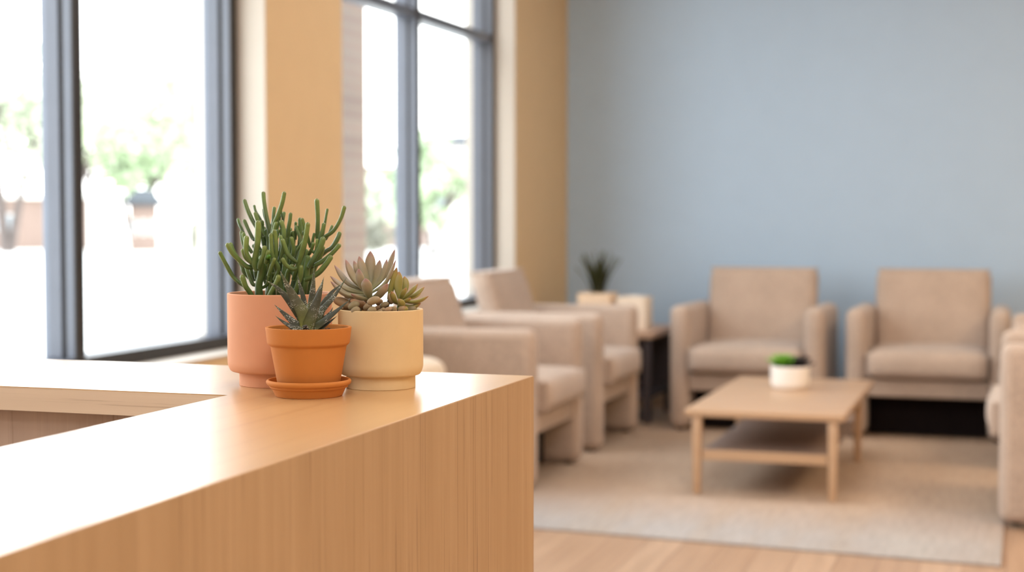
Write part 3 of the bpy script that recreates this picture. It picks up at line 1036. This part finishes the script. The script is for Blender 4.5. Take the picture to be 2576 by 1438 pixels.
# ------------------------------------------------------------------ armchairs
def make_chair(label, loc, rotz):
    t = thing('armchair', label, 'armchair', loc, rotz, 'oatmeal fabric armchairs in the waiting area')
    hw = .425
    for s in (-1, 1):
        th = .055
        def fn(p):
            q = p.copy()
            # top rises very slightly to the front
            q.z += .004 * (-(p.y) / .375) if p.z > .2 else 0
            return q
        b = soft_box(th, .375, .342, .047, 5, fn)
        bmesh.ops.translate(b, verts=b.verts, vec=(s * (hw - th), 0, .353))
        a = obj('armrest', b, M['chair'], t, 60)
        for yy in (-.31, .31):
            g = lathe([(0, 0), (.018, 0), (.02, .012), (0, .012)], 16, None, (s * (hw - th), yy, 0))
            obj('glide', g, M['chair_leg'], a)
    b = soft_box(hw - .112, .34, .05, .015, 4)
    bmesh.ops.translate(b, verts=b.verts, vec=(0, -.005, .275))
    obj('seat_base', b, M['chair'], t, 60)
    def dome(p):
        q = p.copy()
        u, v = p.x / .31, (p.y) / .31
        k = max(0, 1 - u * u) * max(0, 1 - v * v * .9)
        if p.z > 0:
            q.z += .028 * k ** .6
        if p.y < -.2:
            q.y -= .018 * max(0, 1 - u * u) ** .5 * max(0, 1 - (p.z / .075) ** 2)
        return q
    b = soft_box(.308, .30, .068, .045, 8, dome)
    bmesh.ops.translate(b, verts=b.verts, vec=(0, -.112, .398))
    obj('seat_cushion', b, M['chair'], t, 180)
    def lean(p):
        q = p.copy()
        q.y += p.z * .30 - .012 * max(0, 1 - (p.x / .3) ** 2) * (1 if p.y < 0 else 0) * max(0, 1 - (p.z / .29) ** 2)
        return q
    b = soft_box(.316, .064, .292, .055, 8, lean)
    bmesh.ops.translate(b, verts=b.verts, vec=(0, .225, .60))
    obj('backrest', b, M['chair'], t, 180)
    b = soft_box(hw - .112, .02, .28, .01, 3)
    bmesh.ops.translate(b, verts=b.verts, vec=(0, .345, .32))
    obj('back_panel', b, M['chair'], t, 60)
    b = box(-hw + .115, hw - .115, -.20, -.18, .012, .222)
    obj('void_shade', b, M['void_shade'], t)  # dark panel added to stand in for shade below the seat
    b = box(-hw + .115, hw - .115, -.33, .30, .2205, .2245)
    obj('seat_shade_sheet', b, M['void_shade'], t)  # dark sheet on the seat underside, added as painted shade
    return t
c0 = make_chair('beige armchair against the blue wall, left one of the pair behind the low table', (-1.375, 8.715, 0), 0)
spots = [
    ((-.415, 8.75, 0), 0, 'beige armchair against the blue wall, directly behind the right half of the low table'),
    ((-2.31, 6.655, RT), PI / 2, 'beige armchair facing right below the far window, nearest to the counter'),
    ((-2.31, 7.79, RT), PI / 2, 'beige armchair facing right near the room corner, in front of the dark side table'),
    ((.345, 6.52, RT), -PI / 2, 'beige armchair cut by the right picture edge, its outer side panel facing the viewer'),
    ((.385, 7.86, 0), -PI / 2, 'beige armchair at the right picture edge, only its armrest peeking over the nearer one'),
]
for loc, rz, lab in spots:
    dup(c0, loc, rz, lab)

# round cream pouf in front of the first window-side chair
pf = thing('pouf', 'round cream upholstered pouf with soft edge, behind the cream pot', 'pouf', (-2.42, 5.72, RT))
b = lathe(rounded_profile([(0, .03), (.24, .03), (.262, .32), (.262, .60), (0, .625)], [0, .03, .05, .06, 0], 8), 64)
obj('cushion', b, M['pouf'], pf, 60)
b = lathe([(0, 0), (.22, 0), (.22, .03), (0, .03)], 48)
obj('base', b, M['chair_leg'], pf)

# ------------------------------------------------------------------ coffee table
def table():
    t = thing('coffee_table', 'low pale oak coffee table with lower shelf standing on the rug', 'table', (-.973, 7.06, RT))
    b = box(-.335, .335, -.68, .72, .335, .368, bevel=.008)
    obj('tabletop', b, M['table_wood'], t, 40)
    for sx in (-1, 1):
        for yy in (-.645, .44):
            g = bmesh.new()
            x = sx * .285
            add_box(g, x - .021, x + .021, yy - .021, yy + .021, 0, .335, bevel=.004, seg=2)
            for v in g.verts:
                if v.co.z < .1:
                    v.co.x = x + (v.co.x - x) * .72
                    v.co.y = yy + (v.co.y - yy) * .72
            obj('leg', g, M['table_wood'], t, 40)
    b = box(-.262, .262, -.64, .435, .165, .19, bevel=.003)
    obj('lower_shelf', b, M['shelf_shaded'], t, 40)
    for yy in (-.655, .43):
        g = box(-.262, .262, yy, yy + .02, .15, .193, bevel=.002)
        obj('shelf_rail', g, M['table_wood'], t, 40)
table()
wp = thing('potted_plant', 'small white round planter with green succulent on the low coffee table', 'potted plant', (-.985, 7.28, RT + .368))
b = lathe(rounded_profile([(0, 0), (.078, 0), (.09, .02), (.093, .108), (.086, .108), (.084, .09), (0, .09)], [0, .01, .02, .003, .003, 0, 0]), 64)
obj('planter', b, M['planter_white'], wp, 50)
soil(.084, .096, wp, bumpy=.004)
b = bmesh.new()
lay = b.loops.layers.color.new('Col')
for cx, cy, sc_, dark in ((-.035, -.01, 1.0, 0), (.045, .0, .85, 1), (.0, .035, .8, 0)):
    for k in range(22):
        a = k * 2.399
        el = .25 + 1.1 * k / 22
        L = .088 * sc_ * (1 - .35 * k / 22)
        d = Vector((math.cos(a) * math.cos(el), math.sin(a) * math.cos(el), math.sin(el)))
        p0 = Vector((cx, cy, .100))
        c1 = rgb(120, 170, 50) if not dark else rgb(62, 50, 54)
        c2 = rgb(176, 214, 104) if not dark else rgb(94, 72, 70)
        sweep(b, crom([p0, p0 + d * L * .55, p0 + d * L + Vector((0, 0, .006))], 4), lambda s: .016 * sc_ * max(.08, math.sin(PI * min(1, .18 + s * .8))), lambda s: .004, Vector((0, 0, 1)), 8, lambda s: [c1[i] * (1 - s) + c2[i] * s for i in range(3)], 0, lay)
obj('foliage', b, M['leafy'], wp, 180)

# ------------------------------------------------------------------ corner side table with planter and box
st = thing('side_table', 'dark side table with light top in the corner between armchairs', 'table', (-2.29, 8.86, 0))
obj('tabletop', box(-.36, .35, -.30, .34, .49, .53, bevel=.006), M['side_top'], st, 40)
for sx in (-.32, .31):
    for sy in (-.26, .30):
        obj('leg', box(sx - .02, sx + .02, sy - .02, sy + .02, 0, .49, bevel=.003), M['side_table'], st)
obj('shelf', box(-.33, .32, -.27, .31, .14, .165), M['side_table'], st)
obj('back_board', box(-.3, .3, .29, .31, .165, .49), M['side_table'], st)
sp = thing('potted_plant', 'dark spiky upright plant in cream planter in the corner before the blue wall', 'potted plant', (-2.325, 8.78, .53))
b = soft_box(.096, .096, .105, .012, 2, lambda p: Vector((p.x * (1 + p.z * .5), p.y * (1 + p.z * .5), p.z)))
bmesh.ops.translate(b, verts=b.verts, vec=(0, 0, .105))
obj('planter', b, M['planter_cream'], sp, 60)
b = bmesh.new()
lay = b.loops.layers.color.new('Col')
for k in range(30):
    a = k * 2.399
    out = .02 + .075 * (k / 30) ** .8
    h = random.uniform(.17, .27) * (1 - .12 * k / 30)
    p0 = Vector((.35 * out * math.cos(a), .35 * out * math.sin(a), .205))
    p2 = Vector((1.55 * out * math.cos(a), 1.55 * out * math.sin(a), .205 + h))
    pm = (p0 + p2) / 2 + Vector((-.008 * math.cos(a), -.008 * math.sin(a), .01))
    g1, g2 = rgb(84, 96, 30), rgb(128, 130, 44)
    sweep(b, crom([p0, pm, p2], 5), lambda s: .011 * max(.06, 1 - s ** 2), lambda s: .003, Vector((math.cos(a), math.sin(a), .2)), 8, lambda s: [g1[i] * (1 - s) + g2[i] * s for i in range(3)], 0, lay)
obj('spiky_leaves', b, M['leafy'], sp, 180)
bx = thing('tissue_box', 'pale cream cube box beside the spiky plant on the corner table', 'box', (-2.105, 8.80, .53))
b = soft_box(.088, .088, .095, .008, 2)
bmesh.ops.translate(b, verts=b.verts, vec=(0, 0, .095))
obj('box_body', b, M['planter_pale'], bx, 60)
b = bmesh.new()
for i in range(2):
    add_box(b, -.035, .035, -.01 + .012 * i, -.006 + .012 * i, .189, .197)
obj('slot', b, M['planter_white'], bx)

# ------------------------------------------------------------------ outside
struct('ground', box(-160, XO, -60, 160, -.25, -.15), M['gravel_ground'])

def add_branch(b, a, c, r0, r1):
    sweep(b, [Vector(a), Vector(a).lerp(Vector(c), .5) + Vector((random.uniform(-.1, .1), 0, 0)), Vector(c)], lambda s: r0 + (r1 - r0) * s, lambda s: r0 + (r1 - r0) * s, Vector((1, 0, 0)), 8)

def tree(label, x, y, h, crown_r, crown_h, crown_z, mat, trunks=3, leaf=.28, n=900, tr=.14, squash=1.0):
    t = thing('tree', label, 'tree', (x, y, -.15), 0, 'trees seen through the windows')
    b = bmesh.new()
    for k in range(trunks):
        a = 2 * PI * k / trunks + .5
        m = (math.cos(a) * crown_r * .22, math.sin(a) * crown_r * .22, crown_z * .55)
        add_branch(b, (math.cos(a) * .1, math.sin(a) * .1, 0), m, tr, tr * .7)
        for j in range(3):
            a2 = a + (j - 1) * .6
            add_branch(b, m, (math.cos(a2) * crown_r * .6, math.sin(a2) * crown_r * .6, crown_z + crown_h * .2 * (j - .5)), tr * .65, tr * .25)
    obj('trunk', b, M['bark'], t, 180)
    b = bmesh.new()
    cl = []
    for k in range(26):
        v = Vector((random.gauss(0, 1), random.gauss(0, 1), random.gauss(0, 1))).normalized() * random.uniform(.3, .85)
        cl.append((Vector((v.x * crown_r, v.y * crown_r, crown_z + v.z * crown_h * .5)), random.uniform(.22, .42) * crown_r))
    for k in range(n):
        c, r = random.choice(cl)
        v = Vector((random.gauss(0, 1), random.gauss(0, 1), random.gauss(0, 1) * .8)).normalized() * r * random.uniform(.4, 1)
        p = c + v
        u = Vector((random.gauss(0, 1), random.gauss(0, 1), random.gauss(0, 1))).normalized()
        w = u.orthogonal().normalized()
        s = leaf * random.uniform(.6, 1.3)
        b.faces.new([b.verts.new(p + q) for q in (u * s, w * s * .5, -u * s, -w * s * .5)])
    obj('foliage', b, mat, t)
    return t
tree('pale multi-trunk tree outside at the far left edge behind the glass', -34.3, 46.7, 8, 3.1, 6.4, 5.3, M['tree_pale'], 3, .22, 1500, .17)
tree('bright green rounded tree outside in the middle of the near window', -33.6, 54.2, 6, 2.7, 3.8, 4.2, M['tree_green'], 2, .25, 1300)
tree('large pale yellow-green tree outside in the left half of the near window', -42.4, 65.0, 9, 4.4, 6.2, 5.6, M['tree_yellow'], 3, .3, 2000)
tree('tall hazy tree outside, farthest of those behind the near window', -46.5, 79.0, 12, 5.2, 7.6, 7.4, M['tree_yellow'], 3, .35, 1800)
tree('green tree outside close beside the right edge of the near window', -35.2, 63.0, 8, 2.4, 5.0, 4.6, M['tree_pale'], 3, .3, 1500)
tree('vivid green tree outside behind the far window right pane', -18.1, 47.2, 5, 1.7, 3.6, 2.5, M['tree_green'], 2, .2, 1800, .1)
tree('small pale tree outside in the narrow left pane of the far window', -23.6, 54.5, 4, 1.7, 2.6, 2.2, M['tree_pale'], 2, .2, 1000, .1)

def building(label, x, y, rz, w, d, h, wall, roof, gable=.5):
    t = thing('building', label, 'building', (x, y, -.15), rz)
    obj('wall', box(-w / 2, w / 2, -d / 2, d / 2, 0, h), wall, t)
    b = bmesh.new()
    add_box(b, -w / 2 - .2, w / 2 + .2, -d / 2 - .2, d / 2 + .2, h, h + .18)
    if gable > 0:
        v = [b.verts.new(p) for p in ((-w / 2 - .2, -d / 2 - .2, h + .18), (w / 2 + .2, -d / 2 - .2, h + .18), (w / 2 + .2, d / 2 + .2, h + .18), (-w / 2 - .2, d / 2 + .2, h + .18), (-w / 4, 0, h + .18 + gable), (w / 4, 0, h + .18 + gable))]
        for f in ((0, 1, 5, 4), (1, 2, 5), (2, 3, 4, 5), (3, 0, 4)):
            b.faces.new([v[i] for i in f])
    obj('roof', b, roof, t)
    for i in range(3):
        cx = -w / 2 + w * (i + .5) / 3
        wo = obj('window', box(cx - w * .08, cx + w * .08, -d / 2 - .03, -d / 2, h * .35, h * .7), M['render_white'], t)
        obj('pane', box(cx - w * .065, cx + w * .065, -d / 2 - .04, -d / 2 - .03, h * .38, h * .67), M['window_glass_dark'], wo)
    return t
RZ = math.radians(30)
building('small salmon hut with grey roof outside in the middle of the near window', -31.2, 50.8, RZ, 1.0, 1.3, 1.7, M['adobe'], M['grey_roof'], .45)
building('narrow white flat-roofed building outside left of the small salmon hut', -31.5, 48.6, RZ, 1.05, 1.3, 2.1, M['render_white'], M['render_white'], 0)
building('low salmon walled building outside at the far left edge', -38.5, 52.5, RZ, 7.0, 3, 2.0, M['adobe'], M['render_white'], 0)
building('pale building with grey roof outside behind the far window', -23.2, 66.0, math.radians(20), 4.6, 4, 4.4, M['render_white'], M['grey_roof'], .4)
building('salmon building outside behind the narrow left pane of the far window', -25.5, 60.5, math.radians(22), 3.6, 3, 3.2, M['adobe'], M['adobe'], 0)

# low white column
col = thing('gate_pillar', 'white gate pillar standing outside right of the small salmon hut', 'pillar', (-25.7, 44.0, -.15), RZ)
obj('shaft', box(-.3, .3, -.25, .25, 0, 2.5, bevel=.02), M['render_white'], col)
obj('cap', box(-.36, .36, -.31, .31, 2.5, 2.62, bevel=.02), M['render_white'], col)

def shrub(label, x, y, h, r, mat, n=260, leaf=.12, twigs=18, loc_z=-.15, rad=.012):
    t = thing('shrub', label, 'shrub', (x, y, loc_z), 0, 'shrubs outside')
    b = bmesh.new()
    tips = []
    for k in range(twigs):
        a = random.uniform(0, 2 * PI)
        rr = r * random.uniform(.3, 1)
        tip = Vector((rr * math.cos(a), rr * math.sin(a), h * random.uniform(.55, 1)))
        sweep(b, crom([Vector((0, 0, 0)), tip * .5 + Vector((0, 0, h * .12)), tip], 3), lambda s: rad * (1 - .6 * s), lambda s: rad * (1 - .6 * s), Vector((1, 0, 0)), 6)
        tips.append(tip)
    obj('stem', b, mat, t)
    b = bmesh.new()
    for k in range(n):
        c = random.choice(tips)
        p = c * random.uniform(.45, 1.02) + Vector([random.gauss(0, r * .13) for _ in range(3)])
        p.z = max(.02, p.z)
        u = Vector((random.gauss(0, 1), random.gauss(0, 1), random.gauss(0, 1))).normalized()
        w = u.orthogonal().normalized()
        s = leaf * random.uniform(.5, 1.2)
        b.faces.new([b.verts.new(p + q) for q in (u * s, w * s * .5, -u * s, -w * s * .5)])
    obj('foliage', b, mat, t)
shrub('grey-green round shrub outside below the small salmon hut', -27.6, 47.9, 1.0, .7, M['scrub'], 500, .16, 16, rad=.03)
shrub('low grey shrub outside right of the white pillar', -28.0, 50.2, 1.0, 1.1, M['scrub'], 600, .18, 16, rad=.03)
shrub('sparse twiggy desert shrub outside close to the near window lower right', -3.64, 6.42, 1.02, .27, M['dry_twig'], 160, .035, 30, rad=.007)
shrub('low pale shrub outside behind the far window left pane', -20.6, 48.0, 1.2, 1.0, M['scrub'], 500, .16, 14, rad=.03)
oc = bmesh.new()
for k, (dx, dy, h) in enumerate(((-.10, -.05, .92), (.05, .02, .6), (-.13, -.08, .78))):
    sweep(oc, crom([Vector((0, 0, 0)), Vector((dx * .25, dy * .3, h * .55)), Vector((dx, dy, h))], 5), lambda s: .009 * (1 - .6 * s), lambda s: .009 * (1 - .6 * s), Vector((1, 0, 0)), 6)
o = obj('desert_stalk_plant', oc, M['dry_twig'], None, 180, (-4.05, 5.64, -.15))
tag(o, 'thin bare stalks of a desert plant outside at lower left', 'plant')
# brick pier of the facade
pr = thing('brick_pier', 'pale pink brick pier outside at the left edge of the far window', 'pillar', (-3.76, 7.80, -.15))
obj('shaft', box(-.26, .26, -.26, .26, 0, 3.6, bevel=.006, seg=1), M['brick'], pr)
obj('cap', box(-.3, .3, -.3, .3, 3.6, 3.72, bevel=.01), M['render_white'], pr)

# ------------------------------------------------------------------ light
w = bpy.data.worlds.new('World')
bpy.context.scene.world = w
w.use_nodes = True
nt = w.node_tree
bg = nt.nodes['Background']
tc = N(nt, 'ShaderNodeTexCoord')
sx = N(nt, 'ShaderNodeSeparateXYZ')
nt.links.new(tc.outputs['Generated'], sx.inputs[0])
nt.links.new(ramp(nt, sx.outputs['Z'], [(0.0, (1.0, .99, .97, 1)), (.35, (.93, .97, 1.0, 1)), (1.0, (.78, .88, 1.0, 1))]), bg.inputs['Color'])
bg.inputs['Strength'].default_value = 6.6

def area(name, loc, rot, sx_, sy_, e, col=(1, 1, 1), portal=False):
    l = bpy.data.lights.new(name, 'AREA')
    l.shape = 'RECTANGLE'
    l.size, l.size_y = sx_, sy_
    l.energy = e
    l.color = col
    if portal:
        l.cycles.is_portal = True
    o = bpy.data.objects.new(name, l)
    C.objects.link(o)
    o.location = loc
    o.rotation_euler = rot
    return o
area('window_portal', (XO - .03, (W1[0] + W1[1]) / 2, (Z0 + Z1) / 2), (0, -PI / 2, 0), Z1 - Z0, W1[1] - W1[0], 1, portal=True)
area('window_portal', (XO - .03, (W2[0] + W2[1]) / 2, (Z0 + Z1) / 2), (0, -PI / 2, 0), Z1 - Z0, W2[1] - W2[0], 1, portal=True)
WARM = (.97, .98, 1.0)
AMBER = (1.0, .75, .50)
for (x, y, e, c) in ((-1.0, 6.6, 28, WARM), (2.2, 6.8, 60, AMBER), (-.2, 3.2, 30, WARM), (2.9, 3.6, 66, AMBER), (.6, 0.2, 44, WARM), (.2, -1.5, 44, WARM)):
    area('ceiling_fill_light', (x, y, ZC - .02), (0, 0, 0), 1.2, 1.2, e, c)  # unseen fill; the lamp behind the camera is added to light the pot fronts

# ------------------------------------------------------------------ camera
cam = bpy.data.cameras.new('Camera')
co = bpy.data.objects.new('Camera', cam)
C.objects.link(co)
pitch = math.atan((719 - 541) / 3850)
co.location = (0, 0, CAM_Z)
co.rotation_euler = (PI / 2 - pitch, 0, YAW)
cam.sensor_width = 36
cam.lens = 3850 / 2576 * 36
cam.clip_start = .05
cam.clip_end = 500
cam.dof.use_dof = True
cam.dof.focus_distance = 1.87
cam.dof.aperture_fstop = 4.0
cam.dof.aperture_blades = 0
sc_ = bpy.context.scene
sc_.camera = co
sc_.view_settings.view_transform = 'Standard'
sc_.view_settings.look = 'None'
sc_.view_settings.exposure = 0
sc_.cycles.max_bounces = 8
sc_.cycles.diffuse_bounces = 5
sc_.cycles.transparent_max_bounces = 12
sc_.cycles.sample_clamp_indirect = 6
sc_.cycles.use_denoising = True
